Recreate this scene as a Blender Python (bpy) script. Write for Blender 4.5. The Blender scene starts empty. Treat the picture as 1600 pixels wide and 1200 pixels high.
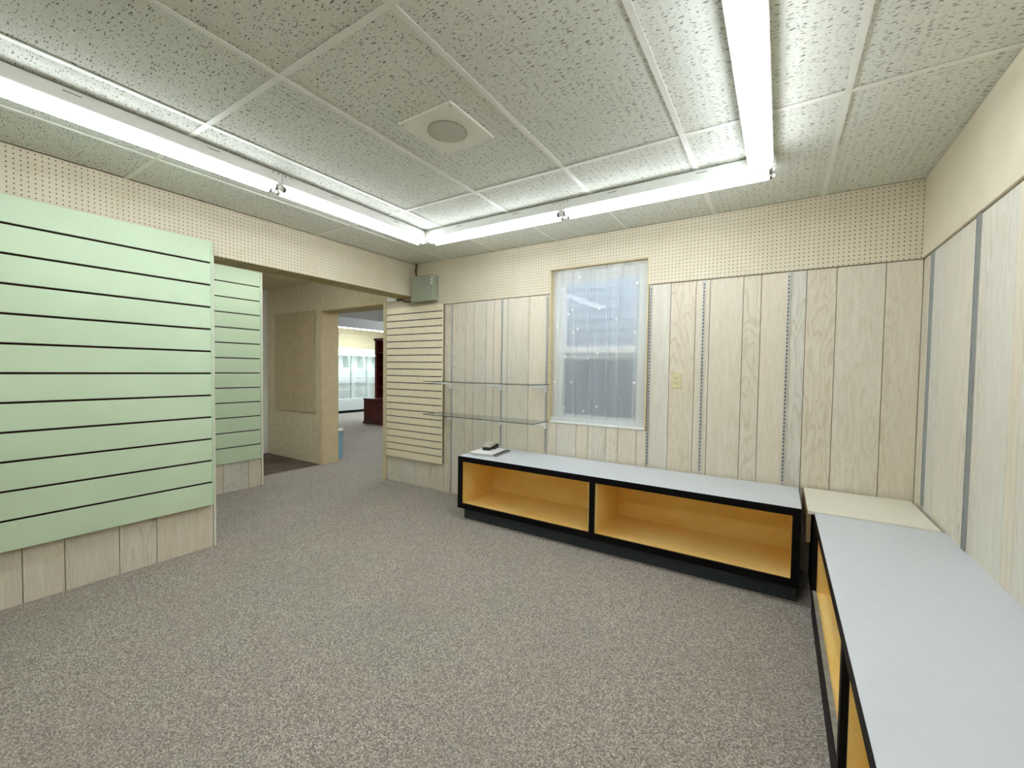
import bpy, bmesh, math, random
from mathutils import Vector, Matrix
random.seed(7)
C = bpy.context.scene.collection
S = bpy.context.scene

# ------------------------------------------------------------------ camera, world, exposure
H = 2.416          # ceiling height
W = 4.066          # right wall face
cam_d = bpy.data.cameras.new('camera')
cam_d.sensor_width = 36.0
cam_d.lens = 658.2156 * 36.0 / 1600.0
cam_d.clip_start = 0.02
cam_o = bpy.data.objects.new('camera', cam_d)
C.objects.link(cam_o)
yaw, pitch, roll = -0.56696, -0.03284, 0.01375
_f = Vector((math.sin(yaw) * math.cos(pitch), math.cos(yaw) * math.cos(pitch), math.sin(pitch)))
_r = Vector((math.cos(yaw), -math.sin(yaw), 0))
_u = _r.cross(_f)
_r2 = _r * math.cos(roll) + _u * math.sin(roll)
_u2 = -_r * math.sin(roll) + _u * math.cos(roll)
m = Matrix((_r2, _u2, -_f)).transposed().to_4x4()
m.translation = Vector((3.3871, -3.3331, 1.2876))
cam_o.matrix_world = m
S.camera = cam_o

world = bpy.data.worlds.new('world')
S.world = world
world.use_nodes = True
_bg = world.node_tree.nodes['Background']
_bg.inputs['Color'].default_value = (0.80, 0.89, 1.0, 1)
_bg.inputs['Strength'].default_value = 4.2

S.view_settings.view_transform = 'Standard'
S.view_settings.look = 'None'
S.view_settings.gamma = 1.0
S.view_settings.use_curve_mapping = False
S.view_settings.exposure = 0.52
try:
    S.cycles.max_bounces = 10
    S.cycles.diffuse_bounces = 6
    S.cycles.transparent_max_bounces = 12
    S.cycles.sample_clamp_indirect = 8.0
    S.cycles.caustics_reflective = False
    S.cycles.caustics_refractive = False
except Exception:
    pass
TUBE = 13.0          # emission of the main-room tubes
TUBE_COL = (0.905, 0.965, 1.05)
FAR_TUBE = 44.0      # emission of the tubes in the shop beyond the doorway and the added corridor lamp
FAR_COL = (0.80, 0.90, 1.0)


# ------------------------------------------------------------------ materials
def srgb(r, g, b):
    f = lambda c: (c / 255 / 12.92) if c / 255 <= 0.04045 else ((c / 255 + 0.055) / 1.055) ** 2.4
    return (f(r), f(g), f(b), 1)


class NT:
    """small node-tree builder"""
    def __init__(self, name):
        self.m = bpy.data.materials.new(name)
        self.m.use_nodes = True
        self.t = self.m.node_tree
        self.b = self.t.nodes['Principled BSDF']
        self.out = self.t.nodes['Material Output']

    def n(self, typ, **kw):
        nd = self.t.nodes.new(typ)
        for k, v in kw.items():
            setattr(nd, k, v)
        return nd

    def l(self, a, b):
        self.t.links.new(a, b)

    def put(self, sock, v):
        if hasattr(v, 'is_linked') or hasattr(v, 'links'):
            self.l(v, sock)
        else:
            sock.default_value = v

    def math(self, op, a, b=None, c=None, clamp=False):
        nd = self.n('ShaderNodeMath', operation=op, use_clamp=clamp)
        self.put(nd.inputs[0], a)
        if b is not None: self.put(nd.inputs[1], b)
        if c is not None: self.put(nd.inputs[2], c)
        return nd.outputs[0]

    def vmath(self, op, a, b):
        nd = self.n('ShaderNodeVectorMath', operation=op)
        self.put(nd.inputs[0], a)
        self.put(nd.inputs[1], b)
        return nd.outputs[0]

    def coord(self):
        return self.n('ShaderNodeTexCoord').outputs['Object']

    def rnd(self):
        return self.n('ShaderNodeObjectInfo').outputs['Random']

    def noise(self, vec, scale, detail=2.0, rough=0.5, dist=0.0):
        nd = self.n('ShaderNodeTexNoise')
        self.l(vec, nd.inputs['Vector'])
        nd.inputs['Scale'].default_value = scale
        nd.inputs['Detail'].default_value = detail
        nd.inputs['Roughness'].default_value = rough
        nd.inputs['Distortion'].default_value = dist
        return nd.outputs['Fac']

    def mix(self, fac, a, b):
        nd = self.n('ShaderNodeMix', data_type='RGBA')
        self.put(nd.inputs[0], fac)
        self.put(nd.inputs[6], a)
        self.put(nd.inputs[7], b)
        return nd.outputs[2]

    def ramp(self, fac, lo, hi):
        nd = self.n('ShaderNodeMapRange')
        self.put(nd.inputs[0], fac)
        nd.inputs[1].default_value = lo
        nd.inputs[2].default_value = hi
        return nd.outputs[0]

    def bump(self, h, strength, dist):
        nd = self.n('ShaderNodeBump')
        nd.inputs['Strength'].default_value = strength
        nd.inputs['Distance'].default_value = dist
        self.l(h, nd.inputs['Height'])
        self.l(nd.outputs[0], self.b.inputs['Normal'])

    def base(self, col, rough=0.6, spec=0.4, metal=0.0):
        self.put(self.b.inputs['Base Color'], col)
        self.put(self.b.inputs['Roughness'], rough)
        self.b.inputs['Specular IOR Level'].default_value = spec
        self.b.inputs['Metallic'].default_value = metal
        return self


def plain(name, col, rough=0.6, spec=0.4, metal=0.0, var=0.04, scale=9.0, grain=0.0):
    """paint / plastic / metal with a faint mottling"""
    k = NT(name)
    co = k.coord()
    n = k.noise(co, scale, 4)
    dark = tuple(c * (1 - var * 2) for c in col[:3]) + (1,)
    lite = tuple(min(1, c * (1 + var)) for c in col[:3]) + (1,)
    k.base(k.mix(k.ramp(n, .3, .7), dark, lite), rough, spec, metal)
    if grain:
        k.bump(k.noise(co, 220, 2), grain, 0.001)
    return k.m


def plank_mat():
    k = NT('whitewashed_plank')
    co = k.coord()
    r = k.rnd()
    off = k.n('ShaderNodeCombineXYZ')
    for i, mul in enumerate((17.0, 17.0, 31.0)):
        k.l(k.math('MULTIPLY', r, mul), off.inputs[i])
    v = k.vmath('ADD', co, off.outputs[0])
    v1 = k.vmath('MULTIPLY', v, (1, 1, 0.10))
    v2 = k.vmath('MULTIPLY', v, (1, 1, 0.22))
    fine = k.noise(v1, 95, 4, .6)
    broad = k.noise(v2, 9, 2, .5, .35)
    rings = k.math('SINE', k.math('MULTIPLY', broad, 62.0))
    rings = k.ramp(rings, .0, 1.0)
    where = k.ramp(k.noise(v1, 3.0, 1), .45, .62)
    tint = k.mix(k.math('FRACT', k.math('MULTIPLY', r, 7.31)), srgb(223, 211, 191), srgb(217, 216, 206))
    tint = k.mix(k.ramp(k.math('FRACT', k.math('MULTIPLY', r, 3.77)), 0, 3.0), tint, srgb(212, 200, 174))
    c = k.mix(k.math('MULTIPLY', k.ramp(fine, .48, .70), .32), tint, srgb(186, 172, 144))
    c = k.mix(k.math('MULTIPLY', k.math('MULTIPLY', rings, where), .24), c, srgb(160, 138, 100))
    c = k.mix(k.math('MULTIPLY', k.ramp(k.noise(v1, 40, 2), .52, .7), .25), c, srgb(238, 234, 220))
    k.base(c, .55, .35)
    k.bump(fine, .12, .002)
    return k.m


def ply_mat():
    k = NT('varnished_plywood')
    co = k.coord()
    v1 = k.vmath('MULTIPLY', co, (.12, 1, 1))
    fine = k.noise(v1, 60, 4, .6)
    broad = k.noise(k.vmath('MULTIPLY', co, (.5, 1, 1)), 5, 3, .5, .6)
    c = k.mix(k.ramp(broad, .3, .7), srgb(255, 230, 156), srgb(252, 214, 126))
    c = k.mix(k.math('MULTIPLY', k.ramp(fine, .5, .75), .35), c, srgb(236, 186, 98))
    k.base(c, .38, .4)
    return k.m


def peg_mat(axis, holes=True):
    k = NT('painted_pegboard_' + axis if holes else 'painted_hardboard')
    co = k.coord()
    n = k.noise(co, 6, 3)
    c = k.mix(k.ramp(n, .3, .7), srgb(217, 207, 182), srgb(223, 213, 190))
    if holes:
        sep = k.n('ShaderNodeSeparateXYZ')
        k.l(co, sep.inputs[0])
        fu = k.math('SUBTRACT', k.math('FRACT', k.math('MULTIPLY', sep.outputs[axis.upper()], 1 / .0254)), .5)
        fv = k.math('SUBTRACT', k.math('FRACT', k.math('MULTIPLY', sep.outputs['Z'], 1 / .0254)), .5)
        d = k.math('SQRT', k.math('ADD', k.math('MULTIPLY', fu, fu), k.math('MULTIPLY', fv, fv)))
        mask = k.math('SUBTRACT', 1.0, k.ramp(d, .10, .145))
        c = k.mix(mask, c, srgb(70, 58, 42))  # dots stand in for holes; shade of their depth put into the colour
        k.base(c, .6, .3)
        k.bump(k.math('SUBTRACT', 1.0, mask), .6, .003)
    else:
        k.base(c, .5, .35)
        k.bump(k.noise(co, 160, 2), .06, .001)
    return k.m


def tile_mat():
    k = NT('fissured_ceiling_tile')
    co = k.coord()
    r = k.rnd()
    off = k.n('ShaderNodeCombineXYZ')
    k.l(k.math('MULTIPLY', r, 23.0), off.inputs[0])
    k.l(k.math('MULTIPLY', r, 41.0), off.inputs[1])
    v = k.vmath('ADD', co, off.outputs[0])
    wn = k.n('ShaderNodeTexNoise')
    k.l(v, wn.inputs['Vector'])
    wn.inputs['Scale'].default_value = 30
    wn.inputs['Detail'].default_value = 1
    warp = k.vmath('MULTIPLY', k.vmath('SUBTRACT', wn.outputs['Color'], (.5, .5, .5)), (.016, .016, 0))
    vw = k.vmath('ADD', v, warp)
    masks = []
    for sx, sy, th in ((27, 92, .27), (42, 112, .24), (100, 130, .20)):
        vo = k.n('ShaderNodeTexVoronoi', voronoi_dimensions='2D', feature='F1')
        k.l(k.vmath('MULTIPLY', vw, (sx, sy, 0)), vo.inputs['Vector'])
        vo.inputs['Scale'].default_value = 1
        sep = k.n('ShaderNodeSeparateColor')
        k.l(vo.outputs['Color'], sep.inputs[0])
        rad = k.math('MULTIPLY', k.ramp(sep.outputs[0], .25, 1.0), th)
        dd = k.math('SUBTRACT', rad, vo.outputs['Distance'])
        masks.append(k.ramp(dd, 0.0, .06))
    mm = k.math('MAXIMUM', masks[0], k.math('MAXIMUM', masks[1], k.math('MULTIPLY', masks[2], .6)))
    n = k.noise(v, 60, 3)
    c = k.mix(k.ramp(n, .3, .7), srgb(216, 218, 206), srgb(228, 229, 219))
    c = k.mix(k.math('MULTIPLY', mm, .76), c, srgb(84, 82, 70))
    k.base(c, .85, .15)
    h = k.math('SUBTRACT', k.math('MULTIPLY', n, .25), mm)
    k.bump(h, .5, .004)
    return k.m


def carpet_mat(name, dark, mid, lite):
    k = NT(name)
    co = k.coord()
    a = k.noise(co, 190, 3, .65)
    b = k.noise(k.vmath('MULTIPLY', co, (1, 1.8, 1)), 105, 2, .6)
    big = k.noise(co, 2.2, 3)
    vo = k.n('ShaderNodeTexVoronoi', feature='F1')
    k.l(co, vo.inputs['Vector'])
    vo.inputs['Scale'].default_value = 160
    sep = k.n('ShaderNodeSeparateColor')
    k.l(vo.outputs['Color'], sep.inputs[0])
    t = k.math('ADD', k.math('MULTIPLY', a, .55), k.math('ADD', k.math('MULTIPLY', b, .35), k.math('MULTIPLY', sep.outputs[0], .16)))
    c = k.mix(k.ramp(t, .38, .56), dark, mid)
    c = k.mix(k.ramp(t, .54, .70), c, lite)
    c = k.mix(k.math('MULTIPLY', k.ramp(big, .4, .7), .22), c, srgb(160, 142, 134))
    c = k.mix(k.math('MULTIPLY', k.ramp(k.noise(co, 1.3, 2), .45, .7), .2), c, srgb(140, 146, 134))
    k.base(c, .95, .1)
    k.bump(t, .8, .008)
    return k.m


def emit(name, col, strength):
    k = NT(name)
    k.base((.9, .9, .9, 1), .4)
    k.b.inputs['Emission Color'].default_value = tuple(col) + (1,)
    k.b.inputs['Emission Strength'].default_value = strength
    return k.m


def glass_mat(name, tint, edge=False):
    k = NT(name)
    tr = k.n('ShaderNodeBsdfTransparent')
    tr.inputs[0].default_value = tint
    gl = k.n('ShaderNodeBsdfGlossy')
    gl.inputs['Roughness'].default_value = .02
    fr = k.n('ShaderNodeFresnel')
    geo = k.n('ShaderNodeNewGeometry')
    k.l(k.math('SUBTRACT', 1.45, k.math('MULTIPLY', geo.outputs['Backfacing'], 1.45 - 1 / 1.45)), fr.inputs[0])
    mx = k.n('ShaderNodeMixShader')
    k.l(fr.outputs[0], mx.inputs[0])
    k.l(tr.outputs[0], mx.inputs[1])
    k.l(gl.outputs[0], mx.inputs[2])
    k.l(mx.outputs[0], k.out.inputs[0])
    return k.m


def sheer_mat():
    k = NT('sheer_white_fabric')
    co = k.coord()
    tr = k.n('ShaderNodeBsdfTransparent')
    df = k.n('ShaderNodeBsdfDiffuse')
    df.inputs[0].default_value = (.92, .94, .94, 1)
    tl = k.n('ShaderNodeBsdfTranslucent')
    tl.inputs[0].default_value = (.9, .92, .93, 1)
    m1 = k.n('ShaderNodeMixShader')
    m1.inputs[0].default_value = .45
    k.l(df.outputs[0], m1.inputs[1])
    k.l(tl.outputs[0], m1.inputs[2])
    thread = k.noise(k.vmath('MULTIPLY', co, (40, 1, 260)), 1.0, 2)
    geo = k.n('ShaderNodeNewGeometry')
    dt = k.n('ShaderNodeVectorMath', operation='DOT_PRODUCT')
    k.l(geo.outputs['Normal'], dt.inputs[0])
    k.l(geo.outputs['Incoming'], dt.inputs[1])
    cs = k.math('MAXIMUM', k.math('ABSOLUTE', dt.outputs['Value']), .16)
    # the slanting weave covers more: thread coverage along the path through the cloth
    fac = k.math('SUBTRACT', 1.0, k.math('POWER', k.math('SUBTRACT', .64, k.math('MULTIPLY', thread, .24)), k.math('DIVIDE', 1.0, cs)))
    mx = k.n('ShaderNodeMixShader')
    k.l(fac, mx.inputs[0])
    k.l(tr.outputs[0], mx.inputs[1])
    k.l(m1.outputs[0], mx.inputs[2])
    k.l(mx.outputs[0], k.out.inputs[0])
    return k.m


M = {}
M['plank'] = plank_mat()
M['ply'] = ply_mat()
M['peg_x'] = peg_mat('x')
M['peg_y'] = peg_mat('y')
M['hardboard'] = peg_mat('y', False)
M['tile'] = tile_mat()
M['carpet'] = carpet_mat('grey_loop_carpet', srgb(104, 97, 90), srgb(170, 161, 150), srgb(228, 220, 208))
M['carpet_dark'] = carpet_mat('brown_loop_carpet', srgb(66, 54, 47), srgb(104, 88, 78), srgb(146, 128, 116))
M['green'] = plain('pale_green_slat', srgb(202, 222, 190), .45, .4, var=.02, scale=3, grain=.03)
M['green_edge'] = plain('pale_green_edge', srgb(190, 212, 178), .5)
M['slot_brown'] = plain('brown_fibreboard', srgb(48, 30, 18), .9, .1, var=.1)
M['cream_slat'] = plain('cream_slat', srgb(243, 230, 201), .5, .35, var=.02)
M['cream'] = plain('cream_paint', srgb(212, 197, 160), .5, .35, var=.03)
M['beige_wall'] = plain('beige_wallboard', srgb(214, 202, 170), .6, .3, var=.06, scale=14, grain=.1)
M['core'] = plain('brown_joint', srgb(128, 106, 78), .9, .1)
M['soffit'] = plain('brown_soffit_board', srgb(170, 150, 104), .6, .3, var=.07)
M['white_metal'] = plain('white_enamel', srgb(236, 237, 232), .35, .5, var=.015)
M['tbar'] = plain('white_grid_bar', srgb(232, 232, 222), .4, .45, var=.02)
M['tube'] = emit('fluorescent_tube', TUBE_COL, TUBE)
M['far_tube'] = emit('cool_fluorescent_tube', FAR_COL, FAR_TUBE)
M['case_tube'] = emit('display_case_tube', FAR_COL, 9.0)
M['steel'] = plain('zinc_steel', srgb(206, 205, 200), .4, .5, .2, var=.05)
M['hatch'] = plain('tan_hatch_board', srgb(192, 175, 138), .55, .3, var=.06)
M['shaded_steel'] = plain('shaded_steel', srgb(160, 165, 163), .4, .5, .2, var=.05)  # steel darkened for the right wall: side shading put into the colour
M['slot_grey'] = plain('grey_slot', srgb(120, 124, 122), .6, .3)
M['dark'] = plain('dark_slot', srgb(22, 21, 20), .8, .2)
M['brass_cap'] = plain('grey_lampholder', srgb(226, 226, 222), .5)
M['metal_pin'] = plain('tube_end_cap', srgb(120, 118, 108), .35, .5, .7)
M['black_lam'] = plain('black_laminate', srgb(7, 6, 7), .55, .15, var=.05)
M['toe'] = plain('charcoal_toe_kick', srgb(48, 56, 60), .5, .4, var=.06)
M['rail_grey'] = plain('grey_rail_edge', srgb(150, 148, 138), .6, .3, var=.15, scale=30)
M['grey_lam'] = plain('grey_laminate', srgb(205, 209, 214), .42, .4, var=.012, scale=30)
M['cream_lam'] = plain('ivory_laminate', srgb(230, 227, 212), .4, .4, var=.015)
M['raw_edge'] = plain('raw_board_edge', srgb(150, 124, 88), .7, .2, var=.12, scale=40)
M['ivory'] = plain('ivory_plastic', srgb(212, 202, 158), .4, .5, var=.02)
M['greybox'] = plain('grey_green_enamel', srgb(160, 166, 146), .4, .45, var=.03)
M['white_plastic'] = plain('white_plastic', srgb(238, 238, 234), .4, .5, var=.015)
M['black_plastic'] = plain('black_plastic', srgb(20, 19, 19), .4, .5)
M['greige'] = plain('greige_card', srgb(196, 190, 172), .6)
M['paper'] = plain('white_paper', srgb(236, 235, 232), .7, .2, var=.02)
M['mag_edge'] = plain('dark_printed_cover', srgb(84, 78, 80), .5, .4, var=.4, scale=60)
M['speaker'] = plain('off_white_plate', srgb(230, 230, 217), .5, .35, var=.015)
M['grille'] = plain('grey_grille', srgb(150, 148, 128), .6, .3, var=.1, scale=300)
M['shelf_glass'] = glass_mat('shelf_glass', (.965, .985, .972, 1))
M['pane_glass'] = glass_mat('window_glass', (.93, .96, .97, 1))
M['glass_edge'] = plain('dark_green_glass_edge', srgb(48, 62, 52), .15, .6)
M['sheer'] = sheer_mat()
M['siding'] = plain('blue_grey_siding', srgb(140, 152, 162), .6, .3, var=.08, scale=12)
M['mahogany'] = plain('dark_mahogany', srgb(98, 26, 24), .3, .5, var=.2, scale=6)
M['mahogany_in'] = plain('mahogany_interior', srgb(40, 16, 14), .5, .3, var=.2, scale=6)
M['shop_white'] = plain('white_shelving', srgb(238, 242, 238), .4, .4, var=.015)
M['shop_green'] = plain('pale_green_valance', srgb(186, 206, 182), .5, .4, var=.02)
M['shop_base'] = plain('pale_grey_plinth', srgb(206, 214, 208), .5, .4, var=.02)
M['far_ceiling'] = plain('white_ceiling_paint', srgb(222, 226, 226), .8, .2, var=.02)
M['pale_blue'] = plain('pale_blue_plastic', srgb(150, 200, 226), .4, .4, var=.02)
M['chrome'] = plain('chrome', srgb(215, 214, 208), .2, .5, 1.0)
M['screen_mesh'] = glass_mat('insect_screen', (.62, .65, .68, 1))


# ------------------------------------------------------------------ mesh helpers
def bx(bm, x0, x1, y0, y1, z0, z1):
    vs = [bm.verts.new((x, y, z)) for z in (z0, z1) for y in (y0, y1) for x in (x0, x1)]
    for f in ((0, 2, 3, 1), (4, 5, 7, 6), (0, 1, 5, 4), (2, 6, 7, 3), (0, 4, 6, 2), (1, 3, 7, 5)):
        bm.faces.new([vs[i] for i in f])


def boxes(*bs):
    bm = bmesh.new()
    for b in bs:
        bx(bm, *b)
    return bm


def bev(bm, w, seg=1):
    bmesh.ops.bevel(bm, geom=bm.edges[:], offset=w, segments=seg, affect='EDGES', profile=.5, clamp_overlap=True)
    return bm


def cyl(bm, p, q, r, n=16, r2=None):
    p, q = Vector(p), Vector(q)
    d = q - p
    mat = d.to_track_quat('Z', 'Y').to_matrix().to_4x4()
    mat.translation = (p + q) / 2
    bmesh.ops.create_cone(bm, cap_ends=True, segments=n, radius1=r, radius2=r if r2 is None else r2, depth=d.length, matrix=mat)


def tube_path(bm, pts, r, n=8):
    for a, b in zip(pts, pts[1:]):
        cyl(bm, a, b, r, n)


def prism(bm, poly, axis, a, b):
    """extrude a 2-D outline along an axis"""
    def P(u, v, w):
        return {'x': (w, u, v), 'y': (u, w, v), 'z': (u, v, w)}[axis]
    A = [bm.verts.new(P(u, v, a)) for u, v in poly]
    B = [bm.verts.new(P(u, v, b)) for u, v in poly]
    bm.faces.new(A)
    bm.faces.new(B[::-1])
    n = len(poly)
    for i in range(n):
        bm.faces.new((A[i], B[i], B[(i + 1) % n], A[(i + 1) % n]))


def obj(name, bm, mat, parent=None, smooth=False):
    bmesh.ops.recalc_face_normals(bm, faces=bm.faces[:])
    if parent is not None:
        pl = parent.location
        g = parent.parent
        off = Vector(pl) + (Vector(g.location) if g else Vector((0, 0, 0)))
        bmesh.ops.translate(bm, verts=bm.verts[:], vec=-off)
    me = bpy.data.meshes.new(name)
    bm.to_mesh(me)
    bm.free()
    me.materials.append(mat)
    if smooth:
        for p in me.polygons:
            p.use_smooth = True
    o = bpy.data.objects.new(name, me)
    C.objects.link(o)
    o.parent = parent
    return o


def thing(name, label, cat, loc=(0, 0, 0), group=None):
    o = bpy.data.objects.new(name, None)
    o.empty_display_size = .05
    C.objects.link(o)
    o.location = loc
    o['label'] = label
    o['category'] = cat
    if group:
        o['group'] = group
    return o


def tag(o, label, cat, group=None):
    o['label'] = label
    o['category'] = cat
    if group:
        o['group'] = group
    return o


def struct(name, bm, mat, label=None, parent=None):
    o = obj(name, bm, mat, parent)
    o['kind'] = 'structure'
    if label:
        o['label'] = label
    return o


def struct_empty(name, label):
    o = bpy.data.objects.new(name, None)
    o.empty_display_size = .05
    C.objects.link(o)
    o['kind'] = 'structure'
    o['label'] = label
    return o


def copy_tree(o, loc, label):
    """a thing, its parts and their sub-parts, sharing mesh data"""
    c = o.copy()
    C.objects.link(c)
    c.location = loc
    c['label'] = label
    for ch in list(o.children):
        d = ch.copy()
        C.objects.link(d)
        d.parent = c
        for g in list(ch.children):
            e = g.copy()
            C.objects.link(e)
            e.parent = d
    return c


# ------------------------------------------------------------------ floor and ceiling
floor = struct('floor', boxes((-1.72, 4.4, -5.7, .24, -.12, 0), (-9.4, 1.0, .24, 8.2, -.12, 0)), M['carpet'],
               'grey flecked loop carpet running through the doorway')
struct('floor', boxes((-3.3, -1.72, -5.7, .0, -.12, 0.0)), M['carpet_dark'], 'dark brown carpet of the side corridor')

ceil = struct('ceiling', boxes((-3.3, 4.4, -5.7, .235, H + .014, H + .12)), M['core'], 'suspended ceiling of fissured white tiles in a metal grid')
XL = [-0.06 + .06, .465, 1.0885, 1.712, 2.3355, 2.959, 3.5825, W]
YL = [-5.5, -4.885, -3.65, -2.412, -1.175, 0.0]
for i in range(len(XL) - 1):
    for j in range(len(YL) - 1):
        a, b, c, d = XL[i], XL[i + 1], YL[j], YL[j + 1]
        obj('ceiling_tile', bev(boxes((a + .006, b - .006, c + .006, d - .006, H + .003, H + .014)), .002), M['tile'], ceil)
for x in XL[1:-1]:
    obj('grid_bar', boxes((x - .012, x + .012, -5.5, 0, H - .002, H + .0015)), M['tbar'], ceil)
for y in YL[1:-1]:
    for i in range(len(XL) - 1):
        a, b = XL[i] + (.012 if i else .0), XL[i + 1] - (.012 if i < len(XL) - 2 else .0)
        obj('grid_bar', boxes((a, b, y - .012, y + .012, H - .0015, H + .0015)), M['tbar'], ceil)
obj('passage_panel', boxes((-3.05, -.02, -5.5, 0, H, H + .014)), M['beige_wall'], ceil)
struct('ceiling', boxes((-9.4, 1.0, .235, 8.2, H + .03, H + .15)), M['far_ceiling'], 'white ceiling of the brightly lit shop beyond the doorway')
struct('trim_1', boxes((-5.25, -5.05, .235, 8.0, 2.24, H + .03)), M['far_ceiling'], 'white ceiling bulkhead in the shop beyond the doorway')

# ------------------------------------------------------------------ back wall with doorway and window openings
DX0, DX1, DZ = -1.70, -.50, 2.03
WX0, WX1, WZ0, WZ1 = 1.65, 2.51, .830, 2.180
T = .235
y0 = .012
wb = struct('wall_back', boxes(
    (-9.4, DX0, y0, T, 0, H + .03), (DX0, DX1, y0, T, DZ, H + .03), (DX1, WX0, y0, T, 0, H + .03),
    (WX0, WX1, y0, T, 0, WZ0), (WX0, WX1, y0, T, WZ1, H + .03), (WX1, W + .2, y0, T, 0, H + .03)), M['core'],
    'back wall of whitewashed planks under a pegboard band')
PT = 1.958         # top of the planks
G = .0016          # half a groove


def planks(parent, edges, z0, z1, plane, axis, mat=None, name='plank', d=.012):
    """vertical boards with open grooves; plane = visible face"""
    for a, b in zip(edges, edges[1:]):
        if axis == 'x':
            q = (a + G, b - G, plane, plane + d, z0, z1)
        elif axis == 'right':
            q = (plane, plane + d, a + G, b - G, z0, z1)
        else:
            q = (plane - d, plane, a + G, b - G, z0, z1)
        obj(name, bev(boxes(q), .0012), mat or M['plank'], parent)


planks(wb, [-.45, -.20, .02, .22, .43], 0, .33, 0.0, 'x')
planks(wb, [.43, .53, .704, .809, .958, 1.049, 1.148, 1.21, 1.44, 1.645], 0, PT, 0.0, 'x')
planks(wb, [1.645, 1.735, 1.922, 2.029, 2.184, 2.287, 2.438, 2.515], 0, WZ0 - .002, 0.0, 'x')
planks(wb, [2.515, 2.674, 2.85, 2.944, 3.155, 3.262, 3.417, 3.514, 3.669, 3.902, W], 0, PT, 0.0, 'x')
obj('wall_panel', boxes((-.45, .43, 0.002, .012, .33, PT)), M['cream'], wb)
obj('wall_panel', boxes((-3.05, DX0 - .09, 0, .012, 0, H)), M['beige_wall'], wb)
obj('wall_panel', boxes((DX0 - .09, DX1 + .05, 0, .012, 2.07, H)), M['beige_wall'], wb)
pz = PT + .005
obj('pegboard', boxes((-.45, WX0, -.010, .012, pz, H)), M['peg_x'], wb)
obj('pegboard', boxes((WX0, WX1, -.010, .012, WZ1, H)), M['peg_x'], wb)
obj('pegboard', boxes((WX1, W, -.010, .012, pz, H)), M['peg_x'], wb)

# doorway
door = struct_empty('door_1', 'beige doorway without a door leading to the bright shop')
obj('jamb', boxes((DX0 - .012, DX0 + .006, -.004, T + .004, 0, DZ)), M['cream'], door)
obj('jamb', boxes((DX1 - .006, DX1 + .012, -.004, T + .004, 0, DZ)), M['cream'], door)
obj('head_jamb', boxes((DX0, DX1, -.004, T + .004, DZ - .012, DZ + .006)), M['soffit'], door)
obj('casing', bev(boxes((DX0 - .085, DX0 - .004, -.014, 0, 0, DZ)), .003), M['cream'], door)
obj('casing', bev(boxes((DX1 - .004, DX1 + .052, -.014, 0, 0, DZ + .05)), .003), M['cream'], door)
obj('head_casing', bev(boxes((DX0 - .085, DX1 - .004, -.014, 0, DZ, DZ + .05)), .003), M['cream'], door)

# window: reveal, frame, two sashes, panes, screen
win = struct_empty('window_1', 'white double-hung window set deep in the plank wall')
RD = .14
obj('reveal', boxes((WX0, WX0 + .012, -.006, RD, WZ0, WZ1), (WX1 - .012, WX1, -.006, RD, WZ0, WZ1),
                    (WX0 + .012, WX1 - .012, -.006, RD, WZ1 - .012, WZ1)), M['cream'], win)
obj('sill', bev(boxes((WX0 + .012, WX1 - .012, -.006, RD, WZ0, WZ0 + .016)), .003), M['white_metal'], win)
obj('frame', boxes((WX0 + .012, WX0 + .062, .075, RD, WZ0 + .016, WZ1 - .012), (WX1 - .062, WX1 - .012, .075, RD, WZ0 + .016, WZ1 - .012),
                   (WX0 + .062, WX1 - .062, .075, RD, WZ1 - .07, WZ1 - .012)), M['white_metal'], win)
fx0, fx1 = WX0 + .062, WX1 - .062
lo = obj('lower_sash', boxes((fx0, fx0 + .045, .08, .105, WZ0 + .016, 1.50), (fx1 - .045, fx1, .08, .105, WZ0 + .016, 1.50),
                             (fx0 + .045, fx1 - .045, .08, .105, WZ0 + .016, WZ0 + .075), (fx0 + .045, fx1 - .045, .08, .105, 1.445, 1.50)), M['white_metal'], win)
obj('pane', boxes((fx0 + .045, fx1 - .045, .09, .094, WZ0 + .075, 1.445)), M['pane_glass'], lo)
up = obj('upper_sash', boxes((fx0, fx0 + .045, .108, .135, 1.40, WZ1 - .07), (fx1 - .045, fx1, .108, .135, 1.40, WZ1 - .07),
                             (fx0 + .045, fx1 - .045, .108, .135, 1.40, 1.46), (fx0 + .045, fx1 - .045, .108, .135, WZ1 - .12, WZ1 - .07)), M['white_metal'], win)
obj('pane', boxes((fx0 + .045, fx1 - .045, .12, .124, 1.46, WZ1 - .12)), M['pane_glass'], up)
obj('insect_screen', boxes((fx0 + .002, fx1 - .002, .150, .1515, WZ0 + .02, 1.42)), M['screen_mesh'], win)

# ------------------------------------------------------------------ right wall
wr = struct('wall_right', boxes((W + .012, W + .2, -5.7, .235, 0, H + .03)), M['core'], 'right wall of whitewashed planks under a plain cream band')
planks(wr, [-5.5, -5.2, -4.95, -4.63, -4.4, -4.1, -3.8, -3.62, -3.3, -3.05, -2.8, -2.64, -2.42, -2.2, -2.02, -1.72, -1.55, -1.23, -1.151, -.868, -.81, -.59, -.352, -.186, -.0], 0, PT, W, 'right')
obj('wall_band', bev(boxes((W - .012, W + .012, -5.5, -.011, pz, H)), .002), M['hardboard'], wr)

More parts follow.
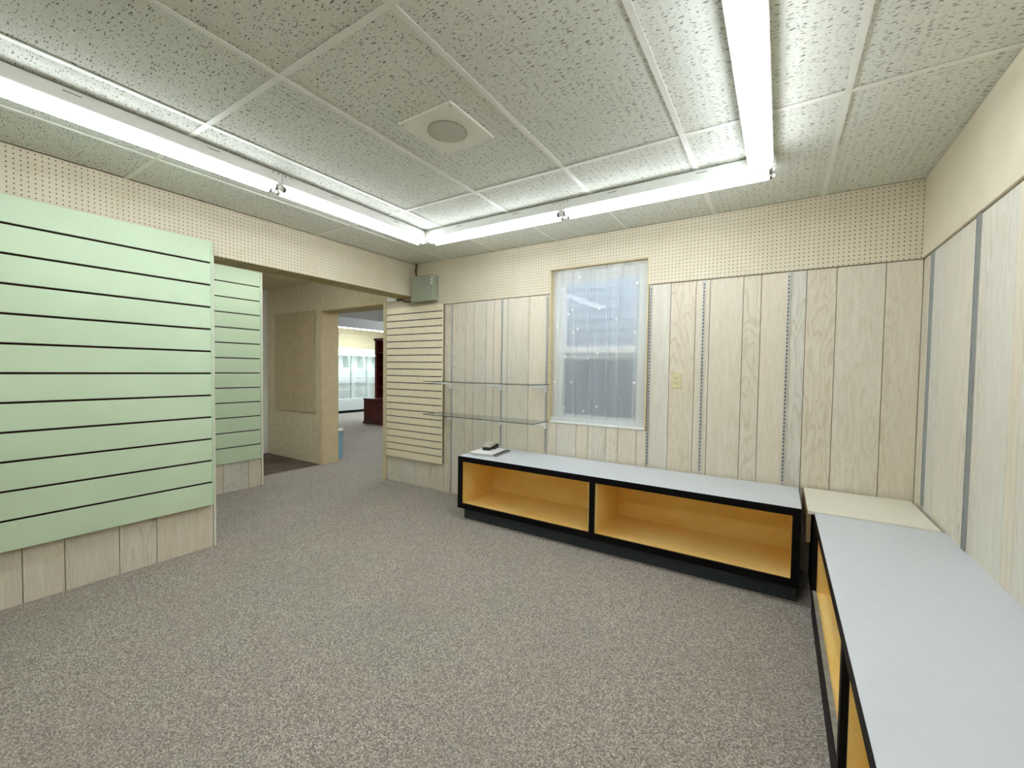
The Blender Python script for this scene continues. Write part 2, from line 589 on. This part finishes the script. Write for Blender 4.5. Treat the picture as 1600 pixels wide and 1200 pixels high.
# ------------------------------------------------------------------ left partition, header beam
wl = struct('wall_left', boxes((-.10, -.012, -5.5, -1.95, 0, H), (-.240, -.012, -1.95, -.011, 2.082, H)), M['core'], 'left wall partition and header beam')
planks(wl, [-5.5, -5.1, -4.8, -4.5, -4.1, -3.7, -3.4, -3.05, -2.861, -2.702, -2.469, -2.285, -1.962], 0, .36, 0.0, 'left')
obj('pegboard', boxes((-.012, .0, -5.5, -.011, 2.066, H)), M['peg_y'], wl)
obj('edge_trim', bev(boxes((-.104, .006, -1.961, -1.945, 0, 2.066)), .002), M['cream_lam'], wl)
y = -1.944
while y < -.02:
    e = min(y + .135, -.012)
    obj('soffit_board', bev(boxes((-.240, -.0005, y + .001, e - .001, 2.068, 2.082)), .0015), M['soffit'], wl)
    y += .135
obj('header_back', boxes((-.252, -.2405, -1.945, -.001, 2.064, H)), M['beige_wall'], wl)

# second partition behind the opening, corridor walls, wall behind the camera
wp = struct('wall_partition', boxes((-1.42, -1.352, -5.5, -.94, 0, H)), M['core'], 'second partition wall beyond the header beam')
planks(wp, [-3.0, -2.5, -2.2, -1.9, -1.6, -1.329, -1.086, -.957], 0, .33, -1.340, 'left')
obj('wall_panel', boxes((-1.352, -1.340, -3.0, -.955, .33, H)), M['cream'], wp)
obj('edge_trim', bev(boxes((-1.424, -1.330, -.957, -.938, 0, H)), .002), M['cream_lam'], wp)
struct('wall_corridor', boxes((-3.3, -3.05, -5.7, .012, 0, H + .02)), M['shop_white'], 'pale end wall of the corridor')
struct('wall_front', boxes((-3.3, W + .2, -5.7, -5.5, 0, H + .02)), M['cream'], 'wall behind the camera')
# shop beyond the doorway
struct('wall_far_left', boxes((-7.55, -7.42, .235, 8.2, 0, H + .03)), M['cream'], 'cream far wall of the shop beyond the doorway')
struct('wall_far_back', boxes((-7.42, 1.0, 8.0, 8.2, 0, H + .03)), M['cream'], 'rear wall of the shop beyond the doorway')
struct('wall_far_right', boxes((.55, .7, .235, 8.0, 0, H + .03)), M['cream'], 'side wall of the shop beyond the doorway')

# ------------------------------------------------------------------ slatwall panels
def slatwall(name_label, cat, axis, face, a, b, z0, n, pitch, slat_m, edge_m, back=0.0, slot=.012, edge=.014, thick=.018, edges=('b',), extra=0.0):
    """axis 'y': panel facing +x at x=face, running a..b in y; axis 'x': facing -y at y=face, running a..b in x"""
    o = thing('slatwall_panel', name_label, cat, (face if axis == 'y' else a, a if axis == 'y' else face, z0))
    def q(u0, u1, d0, d1, zz0, zz1):
        # d measured back from the face
        return (face - d1, face - d0, u0, u1, zz0, zz1) if axis == 'y' else (u0, u1, face + d0, face + d1, zz0, zz1)
    top = z0 + n * pitch + extra
    obj('backing', boxes(q(a, b, thick * .55, back, z0, top)), M['slot_brown'], o)
    ea = a + (edge if 'a' in edges else 0)
    eb = b - (edge if 'b' in edges else 0)
    for i in range(n):
        s0 = z0 + i * pitch + (slot if i else 0)
        obj('slat', bev(boxes(q(ea, eb, 0, thick * .55, s0, z0 + (i + 1) * pitch + (extra if i == n - 1 else 0))), .0012), slat_m, o)
    if 'a' in edges:
        obj('edge_strip', boxes(q(a, ea, 0, thick * .55, z0, top)), edge_m, o)
    if 'b' in edges:
        obj('edge_strip', boxes(q(eb, b, 0, back, z0, top)), edge_m, o)
    return o


slatwall('large pale green slatwall panel filling the left wall beside the opening', 'slatwall panel', 'y', .050, -5.4, -1.972, .316, 12, .1524, M['green'], M['green_edge'], back=.0498)
slatwall('narrow pale green slatwall panel on the partition beyond the opening', 'slatwall panel', 'y', -1.318, -2.98, -.960, .300, 13, .1524, M['green'], M['green_edge'], back=.0215, slot=.011, extra=.022)
slatwall('cream slatwall panel with closely spaced slots right of the doorway', 'slatwall panel', 'x', -.030, -.425, .427, .289, 22, .0762, M['cream_slat'], M['cream_slat'], back=.0185, slot=.0092, edge=.008, edges=('b',))

# ------------------------------------------------------------------ fluorescent strip lights
def strip_light(label, axis, cx, cy, length, far=False, group='fluorescent strip fixtures of the main room'):
    o = thing('strip_light', label, 'ceiling light', (cx, cy, H - .004), group)
    def q(u0, u1, v0, v1, z0, z1):
        return (cx + u0, cx + u1, cy + v0, cy + v1, z0, z1) if axis == 'x' else (cx + v0, cx + v1, cy + u0, cy + u1, z0, z1)
    def P(u, v, z):
        return (cx + u, cy + v, z) if axis == 'x' else (cx + v, cy + u, z)
    L = length / 2 - .0015
    zt = H - .004
    zb = zt - .058
    hb = bmesh.new()
    prof = [(-.057, zt), (.057, zt), (.057, zb + .003), (.054, zb), (-.054, zb), (-.057, zb + .003)]
    if axis == 'x':
        prism(hb, [(v + cy, z) for v, z in prof], 'x', cx - L, cx + L)
    else:
        prism(hb, [(v + cx, z) for v, z in prof], 'y', cy - L, cy + L)
    hs = obj('housing', hb, M['white_metal'], o)
    if not far:
        for s in (-1, 1):
            bm = bmesh.new()
            for u in (-L * .42, L * .42):
                bx(bm, *q(u - .028, u + .028, s * .0572 - .0006, s * .0572 + .0006, zt - .018, zt - .0155))
            for u in (-L + .05, -L + .02, L - .05, L - .02):
                bx(bm, *q(u - .003, u + .003, s * .0572 - .0006, s * .0572 + .0006, zt - .012, zt - .006))
            obj('knockout_slots', bm, M['dark'], hs)['kind'] = 'stuff'
    r = .0165
    zc = zb - .020
    for s in (-1, 1):
        bm = bmesh.new()
        cyl(bm, P(-L + .022, s * .032, zc), P(L - .022, s * .032, zc), r, 14)
        obj('tube', bm, M['far_tube'] if far else M['tube'], o, True)
        for e in (-1, 1):
            bm = bmesh.new()
            a, b = sorted((e * (L - .002), e * (L - .018)))
            bx(bm, *q(a, b, s * .032 - .011, s * .032 + .011, zc - .012, zb + .001))
            h = obj('lampholder', bev(bm, .003), M['brass_cap'], o)
            if not far:
                bm = bmesh.new()
                a, b = sorted((e * (L - .018), e * (L - .030)))
                cyl(bm, P(a, s * .032, zc), P(b, s * .032, zc), r * 1.03, 14)
                obj('end_cap', bm, M['metal_pin'], h)
    return o


FL = 1.215
strip_light('strip light along the left wall, end touching the far corner', 'y', .848, -.745 - FL / 2, FL)
strip_light('strip light along the left wall, partly cut off by the picture edge', 'y', .848, -.745 - FL * 1.5, FL)
strip_light('strip light along the back wall, left one over the glass shelves', 'x', .908 + FL / 2, -.725, FL)
strip_light('strip light along the back wall, right one over the window', 'x', .908 + FL * 1.5, -.725, FL)
strip_light('strip light running towards the viewer near the right wall', 'y', 3.270, -.790 - .635, 1.27)
strip_light('unseen strip light added to continue the right row above the viewer', 'y', 3.270, -2.062 - FL / 2, FL)  # out of view, added to light the near floor
for x, yy, lab in ((-6.1, 3.9, 'strip light on the shop ceiling above the white display shelves'), (-6.1, 5.15, 'strip light above the far end of the white display shelves'),
                   (-5.55, 4.2, 'strip light on the shop ceiling in front of the white shelves'), (-1.2, 1.8, 'unseen strip light added just inside the shop, hidden by the doorway wall'),
                   (-1.2, 3.3, 'unseen strip light added deeper in the shop, hidden by the doorway wall'), (-3.3, 4.4, 'unseen strip light added mid-shop, hidden by the doorway wall'),
                   (-3.3, 5.7, 'unseen strip light added at the back of the shop, hidden by the doorway wall')):  # the four behind the doorway wall are unseen, added to light the shop
    strip_light(lab, 'y', x, yy, 1.22, True, 'fluorescent strip fixtures of the shop')
strip_light('strip light in the passage between the two green panels, hidden by the beam', 'y', -.72, -1.15, FL)
strip_light('unseen strip light added deep in the side corridor, hidden by the partition', 'y', -2.2, -2.6, FL, True)  # unseen lamp added to brighten the corridor wall
strip_light('unseen strip light added behind the viewer, left one', 'x', .908 + FL / 2, -4.3, FL)  # pair behind the viewer is added to even out the room light
strip_light('unseen strip light added behind the viewer, right one', 'x', .908 + FL * 1.5, -4.3, FL)

# ------------------------------------------------------------------ ceiling speaker
sp = thing('ceiling_speaker', 'square off-white ceiling speaker plate with round grey grille', 'speaker', (2.028, -1.797, H))
obj('plate', bev(boxes((1.870, 2.186, -1.957, -1.637, H - .008, H + .0028)), .002), M['speaker'], sp)
bm = bmesh.new()
cyl(bm, (2.028, -1.797, H - .0105), (2.028, -1.797, H - .0075), .092, 48)
gr = obj('grille', bm, M['grille'], sp)
bm = bmesh.new()
for i in range(-10, 11):
    w_ = math.sqrt(max(0, .088 ** 2 - (i * .0084) ** 2))
    if w_ > .01:
        bx(bm, 2.028 + i * .0084 - .0018, 2.028 + i * .0084 + .0018, -1.797 - w_, -1.797 + w_, H - .0115, H - .0104)
obj('grille_bars', bm, M['speaker'], gr)['kind'] = 'stuff'
for x in (1.885, 2.171):
    for yy in (-1.942, -1.652):
        bm = bmesh.new()
        cyl(bm, (x, yy, H - .0095), (x, yy, H - .0078), .005, 12)
        obj('screw', bm, M['chrome'], sp)

# ------------------------------------------------------------------ slotted standards
def standard(label, axis, pos, z0, z1, wdt=.016):
    if axis == 'x':
        o = thing('shelf_standard', label, 'shelf standard', (pos, 0, z0), 'slotted steel shelf standards')
        q = lambda u0, u1, d0, d1, a, b: (pos + u0, pos + u1, -d1, -d0, a, b)
    else:
        o = thing('shelf_standard', label, 'shelf standard', (W, pos, z0), 'slotted steel shelf standards')
        q = lambda u0, u1, d0, d1, a, b: (W - d1, W - d0, pos + u0, pos + u1, a, b)
    h = wdt / 2
    obj('channel', boxes(q(-h, h, .0, .007, z0, z1), q(-h, -h + .002, .007, .010, z0, z1), q(h - .002, h, .007, .010, z0, z1)), M['steel'] if axis == 'x' else M['shaded_steel'], o)
    bm = bmesh.new()
    z = z0 + .02
    while z < z1 - .02:
        bx(bm, *q(-.0028, .0028, .0068, .0074, z, z + .0145))
        z += .0254
    s = obj('slots', bm, M['dark'] if axis == 'x' else M['slot_grey'], o)
    s['kind'] = 'stuff'
    return o


standard('slotted steel standard beside the cream slatwall panel, down to the floor', 'x', .53, .002, PT)
standard('slotted steel standard in the middle of the glass shelves', 'x', 1.148, .552, PT)
standard('slotted steel standard touching the left edge of the window', 'x', 1.630, .552, PT)
standard('slotted steel standard touching the right edge of the window', 'x', 2.527, .552, PT)
standard('slotted steel standard just right of the wall outlet', 'x', 2.904, .552, PT)
standard('slotted steel standard between the outlet and the right corner', 'x', 3.417, .552, PT)
standard('shiny steel standard on the right wall next to the corner', 'right', -.190, .575, PT, .022)
standard('shiny steel standard on the right wall, farther from the corner', 'right', -.815, .552, PT, .026)

# ------------------------------------------------------------------ glass shelves and brackets
SX0, SX1, SD = .425, 1.668, .31
for z, lab in ((1.163, 'upper clear glass shelf on white brackets left of the window'), (.838, 'lower clear glass shelf on white brackets above the long counter')):
    o = thing('glass_shelf', lab, 'shelf', (SX0, -.012, z))
    obj('pane', boxes((SX0 + .001, SX1 - .001, -SD + .001, -.013, z, z + .006)), M['shelf_glass'], o)
    e = boxes((SX0, SX1, -SD, -SD + .001, z, z + .006), (SX0, SX0 + .001, -SD + .001, -.013, z, z + .006), (SX1 - .001, SX1, -SD + .001, -.013, z, z + .006))
    obj('polished_edge', e, M['glass_edge'], o)


def bracket(label, x, z):
    o = thing('shelf_bracket', label, 'bracket', (x, -.01, z), 'white shelf brackets')
    bm = bmesh.new()
    pts = [(-.011, z - .001), (-.285, z - .001), (-.285, z - .014), (-.07, z - .030), (-.045, z - .046), (-.038, z - .072), (-.011, z - .072)]
    prism(bm, pts, 'x', x - .0055, x + .0055)
    obj('arm', bm, M['white_plastic'], o)
    obj('hook', boxes((x - .0015, x + .0015, -.011, -.0077, z - .055, z - .015)), M['white_metal'], o)
    return o


for z, w_ in ((1.163, 'upper'), (.838, 'lower')):
    for x, n_ in ((.53, 'beside the cream slatwall'), (1.148, 'in the middle'), (1.630, 'at the window')):
        bracket('white bracket under the %s glass shelf, the one %s' % (w_, n_), x, z)

# ------------------------------------------------------------------ outlet, electrical box, cables, sensor, hatch
o = thing('wall_outlet', 'ivory duplex wall outlet on the planks right of the window', 'outlet', (2.729, 0, 1.225))
pl = obj('cover_plate', bev(boxes((2.694, 2.764, -.006, 0, 1.169, 1.283)), .002), M['ivory'], o)
for zc in (1.206, 1.246):
    bm = bmesh.new()
    prism(bm, [(2.729 + .017 * math.cos(t) * 1.0, zc + .0135 * math.sin(t)) for t in [i * math.pi / 8 for i in range(16)]], 'y', -.008, -.006)
    rc = obj('receptacle', bm, M['ivory'], o)
    obj('slots', boxes((2.721, 2.7235, -.0084, -.008, zc - .001, zc + .008), (2.7345, 2.737, -.0084, -.008, zc - .001, zc + .007),
                       (2.727, 2.731, -.0084, -.008, zc - .0095, zc - .0055)), M['dark'], rc)

o = thing('electrical_box', 'grey-green metal electrical box in the corner under the ceiling', 'electrical box', (.20, -.01, 2.0))
obj('body', bev(boxes((.040, .345, -.092, -.0102, 2.0, 2.262)), .003), M['greybox'], o)
dr = obj('door', bev(boxes((.036, .349, -.100, -.092, 1.996, 2.266)), .003), M['greybox'], o)
obj('label_sticker', boxes((.315, .342, -.1006, -.1002, 2.165, 2.245)), M['white_plastic'], dr)
obj('label_print', boxes((.3205, .336, -.1010, -.1006, 2.222, 2.232), (.3205, .336, -.1010, -.1006, 2.195, 2.205), (.3205, .336, -.1010, -.1006, 2.178, 2.184)), M['dark'], dr)
bm = bmesh.new()
cyl(bm, (.295, -.1002, 2.13), (.295, -.104, 2.13), .008, 12)
obj('latch', bm, M['steel'], dr)
o = thing('power_cables', 'pair of brown cables from the ceiling into the grey-green box', 'cable', (.045, -.04, 2.262))
for k, dx in enumerate((0, .014)):
    bm = bmesh.new()
    pts = [(.050 + dx + .004 * math.sin(i * 1.3 + k * 2), -.045 + .004 * math.cos(i * 1.3 + k), 2.2665 + i * (H - 2.2675) / 6) for i in range(7)]
    tube_path(bm, pts, .0055, 8)
    obj('cable', bm, M['core'] if k else M['slot_brown'], o, True)
o = thing('sensor_box', 'small white plastic box on the wall above the cream slatwall, under the beam', 'sensor', (-.33, -.01, 2.055))
obj('housing', bev(boxes((-.41, -.265, -.045, -.0102, 2.040, 2.100)), .004), M['white_plastic'], o)
obj('end_cap', bev(boxes((-.264, -.240, -.040, -.0102, 2.042, 2.098)), .003), M['metal_pin'], o)
bm = bmesh.new()
tube_path(bm, [(-.215, -.02, 2.062), (-.17, -.03, 2.045), (-.12, -.04, 2.022), (-.05, -.05, 2.016), (.0, -.05, 2.012), (.030, -.05, 2.02), (.0355, -.05, 2.02)], .006, 8)
tag(obj('loose_cable', bm, M['slot_brown'], None, True), 'dark loose cable running under the beam to the grey-green box', 'cable')

o = thing('access_hatch', 'large flat beige hatch on the corridor wall left of the doorway', 'hatch', (-2.335, 0, .68))
obj('door_leaf', bev(boxes((-2.815, -2.337, -.020, -.0005, .675, 2.045)), .003), M['hatch'], o)
obj('door_leaf', bev(boxes((-2.333, -1.850, -.020, -.0005, .675, 2.045)), .003), M['hatch'], o)
obj('seam_strip', bev(boxes((-2.345, -2.322, -.025, -.0202, .98, 1.45)), .002), M['hatch'], o)
for z in (.776, 1.374, 1.942):
    bm = bmesh.new()
    cyl(bm, (-1.843, -.020, z - .035), (-1.843, -.020, z + .035), .006, 10)
    bx(bm, -1.850, -1.825, -.012, -.001, z - .03, z + .03)
    obj('hinge', bm, M['cream'], o)


# ------------------------------------------------------------------ counters
def counter(label, length, kick=.050):
    """display counter along +x from 0, front at y=0, back at y=+D, facing -y"""
    D, TZ, B0 = .515, .547, .098
    bs = .040
    o = thing('display_counter', label, 'counter')
    L = length
    obj('top', bev(boxes((0, L, 0, D, TZ - .020, TZ)), .0015), M['grey_lam'], o)
    obj('top_rail', boxes((0, L, -.0012, .018, TZ - .046, TZ - .0015)), M['black_lam'], o)
    obj('bottom_rail', boxes((0, L, -.0012, .018, B0, B0 + .042)), M['black_lam'], o)
    for x in (0, L - bs):
        obj('stile', boxes((x, x + bs, -.0012, .018, B0 + .042, TZ - .046)), M['black_lam'], o)
    obj('divider', boxes((L / 2 - .019, L / 2 + .019, -.0012, .018, B0 + .042, TZ - .046)), M['black_lam'], o)
    obj('side_panel', boxes((0, .018, .018, D, B0, TZ - .020)), M['black_lam'], o)
    obj('side_panel', boxes((L - .018, L, .018, D, B0, TZ - .020)), M['black_lam'], o)
    for a, b in ((.018, L / 2 - .019), (L / 2 + .019, L - .018)):
        c = obj('compartment', boxes((a, b, .018, D - .012, B0 + .018, B0 + .036), (a, b, D - .012, D - .002, B0 + .018, TZ - .020),
                                     (a, a + .014, .018, D - .012, B0 + .036, TZ - .026), (b - .014, b, .018, D - .012, B0 + .036, TZ - .026),
                                     (a, b, .018, D - .012, TZ - .026, TZ - .0201)), M['ply'], o)
    obj('partition', boxes((L / 2 - .0188, L / 2 + .0188, .018, D - .002, B0 + .02, TZ - .021)), M['black_lam'], o)
    obj('toe_kick', boxes((.035 if kick > .01 else .0, L - .01, kick, D - .01, 0, B0 - .0005)), M['toe'] if kick > .01 else M['black_lam'], o)
    return o


c1 = counter('long low counter along the back wall with grey top and black-framed plywood compartments', 2.44)
c1.location = (1.067, -.537, 0)
c2 = counter('low counter along the right wall with grey top, nearest the viewer', 2.44, .001)
c2.location = (3.562, -.575, 0)
c2.rotation_euler = (0, 0, -math.pi / 2)

x_, y_ = 3.562, -.575
obj('grey_rail_cap', boxes((x_ + .04, x_ + 1.20, y_ + .0005, y_ + .0178, .1402, .1420), (x_ + 1.24, x_ + 2.40, y_ + .0005, y_ + .0178, .1402, .1420)), M['rail_grey'], c2)['kind'] = 'stuff'  # pale grey strip on top of the bottom rail

o = thing('corner_filler', 'ivory laminate board filling the corner between the two counters', 'counter filler', (3.79, -.30, 0))
obj('top', bev(boxes((3.5335, 4.052, -.572, -.022, .534, .554)), .002), M['cream_lam'], o)
obj('raw_edge', boxes((3.5290, 3.5334, -.572, -.022, .5345, .5535)), M['raw_edge'], o)
obj('apron', boxes((3.530, 3.548, -.570, -.030, .38, .5338)), M['raw_edge'], o)
obj('support', boxes((3.575, 4.03, -.54, -.05, 0, .5338)), M['black_lam'], o)

# ------------------------------------------------------------------ papers and little box on the counter
def rot_box(bm, cx, cy, ang, x0, x1, yy0, yy1, z0, z1):
    n0 = len(bm.verts)
    bx(bm, x0, x1, yy0, yy1, z0, z1)
    bm.verts.ensure_lookup_table()
    for v in bm.verts[n0:]:
        x, yv = v.co.x, v.co.y
        v.co.x = cx + x * math.cos(ang) - yv * math.sin(ang)
        v.co.y = cy + x * math.sin(ang) + yv * math.cos(ang)


TZ = .5475
mg = thing('magazine', 'thick dark-covered magazine lying under white papers on the long counter', 'magazine', (1.245, -.275, TZ))
bm = bmesh.new(); rot_box(bm, 1.245, -.275, .10, -.108, .108, -.145, .145, TZ, TZ + .002); rot_box(bm, 1.245, -.275, .10, -.108, .108, -.145, .145, TZ + .010, TZ + .012)
obj('cover', bm, M['mag_edge'], mg)
bm = bmesh.new(); rot_box(bm, 1.245, -.275, .10, -.106, .104, -.143, .143, TZ + .002, TZ + .010)
obj('pages', bm, M['paper'], mg)
bm = bmesh.new(); rot_box(bm, 1.205, -.285, .16, -.105, .105, -.14, .14, TZ + .0122, TZ + .0150)
tag(obj('paper_sheet', bm, M['paper']), 'loose white papers on top of the dark magazine', 'paper')
bm = bmesh.new(); rot_box(bm, 1.190, -.275, .10, -.105, .105, -.14, .14, TZ + .0152, TZ + .0172)
tag(obj('paper_sheet', bm, M['paper']), 'topmost white sheet directly under the little black box', 'paper')
bz = TZ + .0175
sb = thing('card_box', 'small black box with a grey-beige lid lying on the papers', 'box', (1.16, -.20, bz))
A_ = 1.83 - math.pi / 2
bm = bmesh.new(); rot_box(bm, 1.165, -.215, A_, -.036, .036, -.075, .075, bz, bz + .028)
obj('tray', bev(bm, .002), M['black_plastic'], sb)
bm = bmesh.new(); rot_box(bm, 1.165, -.215, A_, -.034, .034, -.073, .068, bz + .0282, bz + .058)
obj('lid', bev(bm, .003), M['greige'], sb)
bm = bmesh.new(); rot_box(bm, 1.165, -.215, A_, .0365, .056, .01, .10, bz, bz + .016); rot_box(bm, 1.165, -.215, A_, .030, .052, .085, .115, bz + .0165, bz + .036)
obj('clip', bev(bm, .002), M['black_plastic'], sb)

# ------------------------------------------------------------------ sheer curtain
cu = thing('sheer_curtain', 'sheer white curtain with small white dots hanging over the window', 'curtain', (2.08, .03, 2.16))
bm = bmesh.new()
NX, NZ = 150, 40
X0, X1 = WX0 + .016, WX1 - .014
cz0, cz1 = WZ0 + .018, WZ1 - .022


def cy_(u, t):
    """depth of the cloth: narrow folds that gather towards the heading and open below"""
    d = .006 * math.sin(u * 31 + 1.5 * math.sin(t * 2.2)) * (.5 + .5 * t)
    for c0, slant, amp, wd in ((.20, .06, .020, .010), (.24, -.035, .016, .012), (.40, -.05, .024, .010), (.455, .02, .022, .009), (.60, -.01, .020, .010), (.735, .015, .018, .010), (.09, .0, .014, .02), (.90, .01, .014, .015)):
        c = c0 - slant * (1 - t) + .008 * math.sin(t * 5 + c0 * 20)
        e = (u - c) / wd
        d += -amp * math.exp(-e * e) * (.45 + .55 * t if c0 > .3 else .8)
    return .038 + d * 1.4


grid = []
for j in range(NZ + 1):
    t = j / NZ
    row = []
    for i in range(NX + 1):
        u = i / NX
        row.append(bm.verts.new((X0 + (X1 - X0) * u, cy_(u, 1 - t), cz1 + (cz0 - cz1) * t)))
    grid.append(row)
for j in range(NZ):
    for i in range(NX):
        bm.faces.new((grid[j][i], grid[j][i + 1], grid[j + 1][i + 1], grid[j + 1][i]))
obj('sheer_cloth', bm, M['sheer'], cu, True)
obj('hem', boxes((X0, X1, .026, .0262, cz0 - .001, cz0 + .035)), M['sheer'], cu)
bm = bmesh.new()
cyl(bm, (X0 - .003, .036, cz1 + .003), (X1 + .001, .036, cz1 + .003), .006, 10)
obj('rod', bm, M['white_metal'], cu)
for px, pz_ in ((.19, .71), (.22, .74), (.29, .61), (.06, .63), (.52, .735), (.90, .87), (.89, .575), (.24, .59), (.16, .43), (.42, .42), (.51, .45), (.22, .26), (.89, .27), (.15, .09), (.37, .075), (.51, .11), (.30, .95), (.12, .88), (.03, .26), (.70, .66)):
    bm = bmesh.new()
    u = px
    zc = cz0 + (cz1 - cz0) * pz_
    yv = cy_(u, pz_) - .003
    cyl(bm, (X0 + (X1 - X0) * u, yv, zc), (X0 + (X1 - X0) * u, yv - .0006, zc), .011, 12)
    obj('embroidered_dot', bm, M['white_plastic'], cu)

# neighbouring wall outside the window
ws = struct('wall_outside', boxes((.8, 6.0, 1.32, 1.5, -.3, 4.0)), M['siding'], 'blue-grey siding of the neighbouring building outside the window')
z = .2
while z < 3.2:
    bm = bmesh.new()
    prism(bm, [(1.32, z), (1.308, z), (1.315, z + .118), (1.32, z + .118)], 'x', .8, 5.0)
    obj('siding_board', bm, M['siding'], ws)
    z += .12
struct('ground_outside', boxes((.7, 6.0, .235, 1.5, -.35, -.3)), M['shop_base'], 'ground strip outside the window')

# ------------------------------------------------------------------ the shop beyond the doorway
o = thing('display_shelving', 'white wall display shelving with glass shelves in the bright shop', 'shelving', (-7.0, 5.0, 0))
SY0, SY1 = 2.6, 6.6
obj('toe_kick', boxes((-7.41, -7.03, SY0, SY1, 0, .075)), M['black_lam'], o)
obj('plinth', bev(boxes((-7.41, -7.0, SY0, SY1, .075, .40)), .004), M['shop_base'], o)
obj('back_panel', boxes((-7.41, -7.38, SY0, SY1, .40, 1.80)), M['shop_white'], o)
bm = bmesh.new()
cyl(bm, (-7.06, SY0 + .05, 1.665), (-7.06, SY1 - .05, 1.665), .015, 12)
obj('lamp_tube', bm, M['case_tube'], o, True)
obj('valance', bev(boxes((-7.40, -6.98, SY0, SY1, 1.69, 1.86)), .004), M['shop_green'], o)
for yy in (2.62, 3.33, 4.18, 4.65, 5.2, 5.75, 6.3):
    obj('upright', boxes((-7.375, -7.33, yy - .022, yy + .022, .40, 1.69)), M['shop_base'], o)
for z in (.82, 1.165):
    obj('shelf', boxes((-7.329, -7.02, SY0 + .02, SY1 - .02, z, z + .014)), M['shelf_glass'], o)
for yy in (3.0, 3.9, 4.4, 4.9, 5.45, 6.0):
    obj('divider_panel', boxes((-7.375, -7.10, yy - .008, yy + .008, 1.30, 1.689)), M['shop_base'], o)
    obj('basket_rail', bev(boxes((-7.25, -7.05, yy - .16, yy + .16, .985, 1.0)), .003), M['steel'], o)
    obj('basket_rail', bev(boxes((-7.25, -7.05, yy - .16, yy + .16, .715, .73)), .003), M['steel'], o)
z = 1.95
k_ = thing('cream_slat_band', 'cream slatted wall panel above the white display shelving', 'slatwall panel', (-7.41, 5, 1.87))
obj('backing', boxes((-7.4195, -7.41, SY0, 7.5, 1.87, 2.40)), M['cream_slat'], k_)
z = 1.872
while z < 2.38:
    obj('slat', boxes((-7.409, -7.40, SY0, 7.5, z, z + .068)), M['cream'], k_)
    z += .0762

o = thing('bookcase', 'dark mahogany bookcase with open hutch and low cupboard', 'bookcase', (-4.2, 3.4, 0))
bx0, bx1, bf, bb = -4.82, -3.42, 3.11, 3.80
obj('plinth', bev(boxes((bx0 - .02, bx1 + .02, bf - .02, bb, 0, .055)), .006), M['mahogany'], o)
obj('cupboard', boxes((bx0, bx1, bf, bb, .055, .56)), M['mahogany'], o)
obj('cupboard_top', bev(boxes((bx0 - .015, bx1 + .015, bf - .015, bb, .56, .585)), .004), M['mahogany'], o)
for a, b, kx in ((bx0 + .03, -4.14, -4.19), (-4.10, bx1 - .03, -4.05)):
    d_ = obj('door', bev(boxes((a, b, bf - .018, bf - .0005, .075, .545)), .006), M['mahogany'], o)
    bm = bmesh.new()
    bmesh.ops.create_icosphere(bm, subdivisions=2, radius=.017, matrix=Matrix.Translation((kx, bf - .032, .465)))
    obj('knob', bm, M['chrome'], d_, True)
hf = 3.43
obj('hutch_side', boxes((bx0 + .02, bx0 + .055, hf, bb, .585, 1.94)), M['mahogany'], o)
obj('hutch_side', boxes((bx1 - .055, bx1 - .02, hf, bb, .585, 1.94)), M['mahogany'], o)
obj('hutch_back', boxes((bx0 + .055, bx1 - .055, bb - .02, bb, .585, 1.94)), M['mahogany_in'], o)
for z in (.815, 1.10, 1.37, 1.65):
    obj('shelf', boxes((bx0 + .055, bx1 - .055, hf + .015, bb - .02, z, z + .022)), M['mahogany'], o)
obj('face_stile', boxes((bx0 + .02, bx0 + .10, hf - .02, hf - .0005, .585, 1.94)), M['mahogany'], o)
obj('cornice', bev(boxes((bx0, bx1, hf - .05, bb, 1.94, 2.0)), .012), M['mahogany'], o)

o = thing('storage_bin', 'pale blue storage bin with white lid just inside the shop', 'bin', (-2.15, .345, 0))
bm = bmesh.new()
prism(bm, [(-2.42, 0), (-1.89, 0), (-1.875, .385), (-2.44, .385)], 'y', .25, .44)
obj('tub', bm, M['pale_blue'], o)
obj('lid', bev(boxes((-2.45, -1.865, .243, .447, .3855, .415)), .006), M['white_plastic'], o)
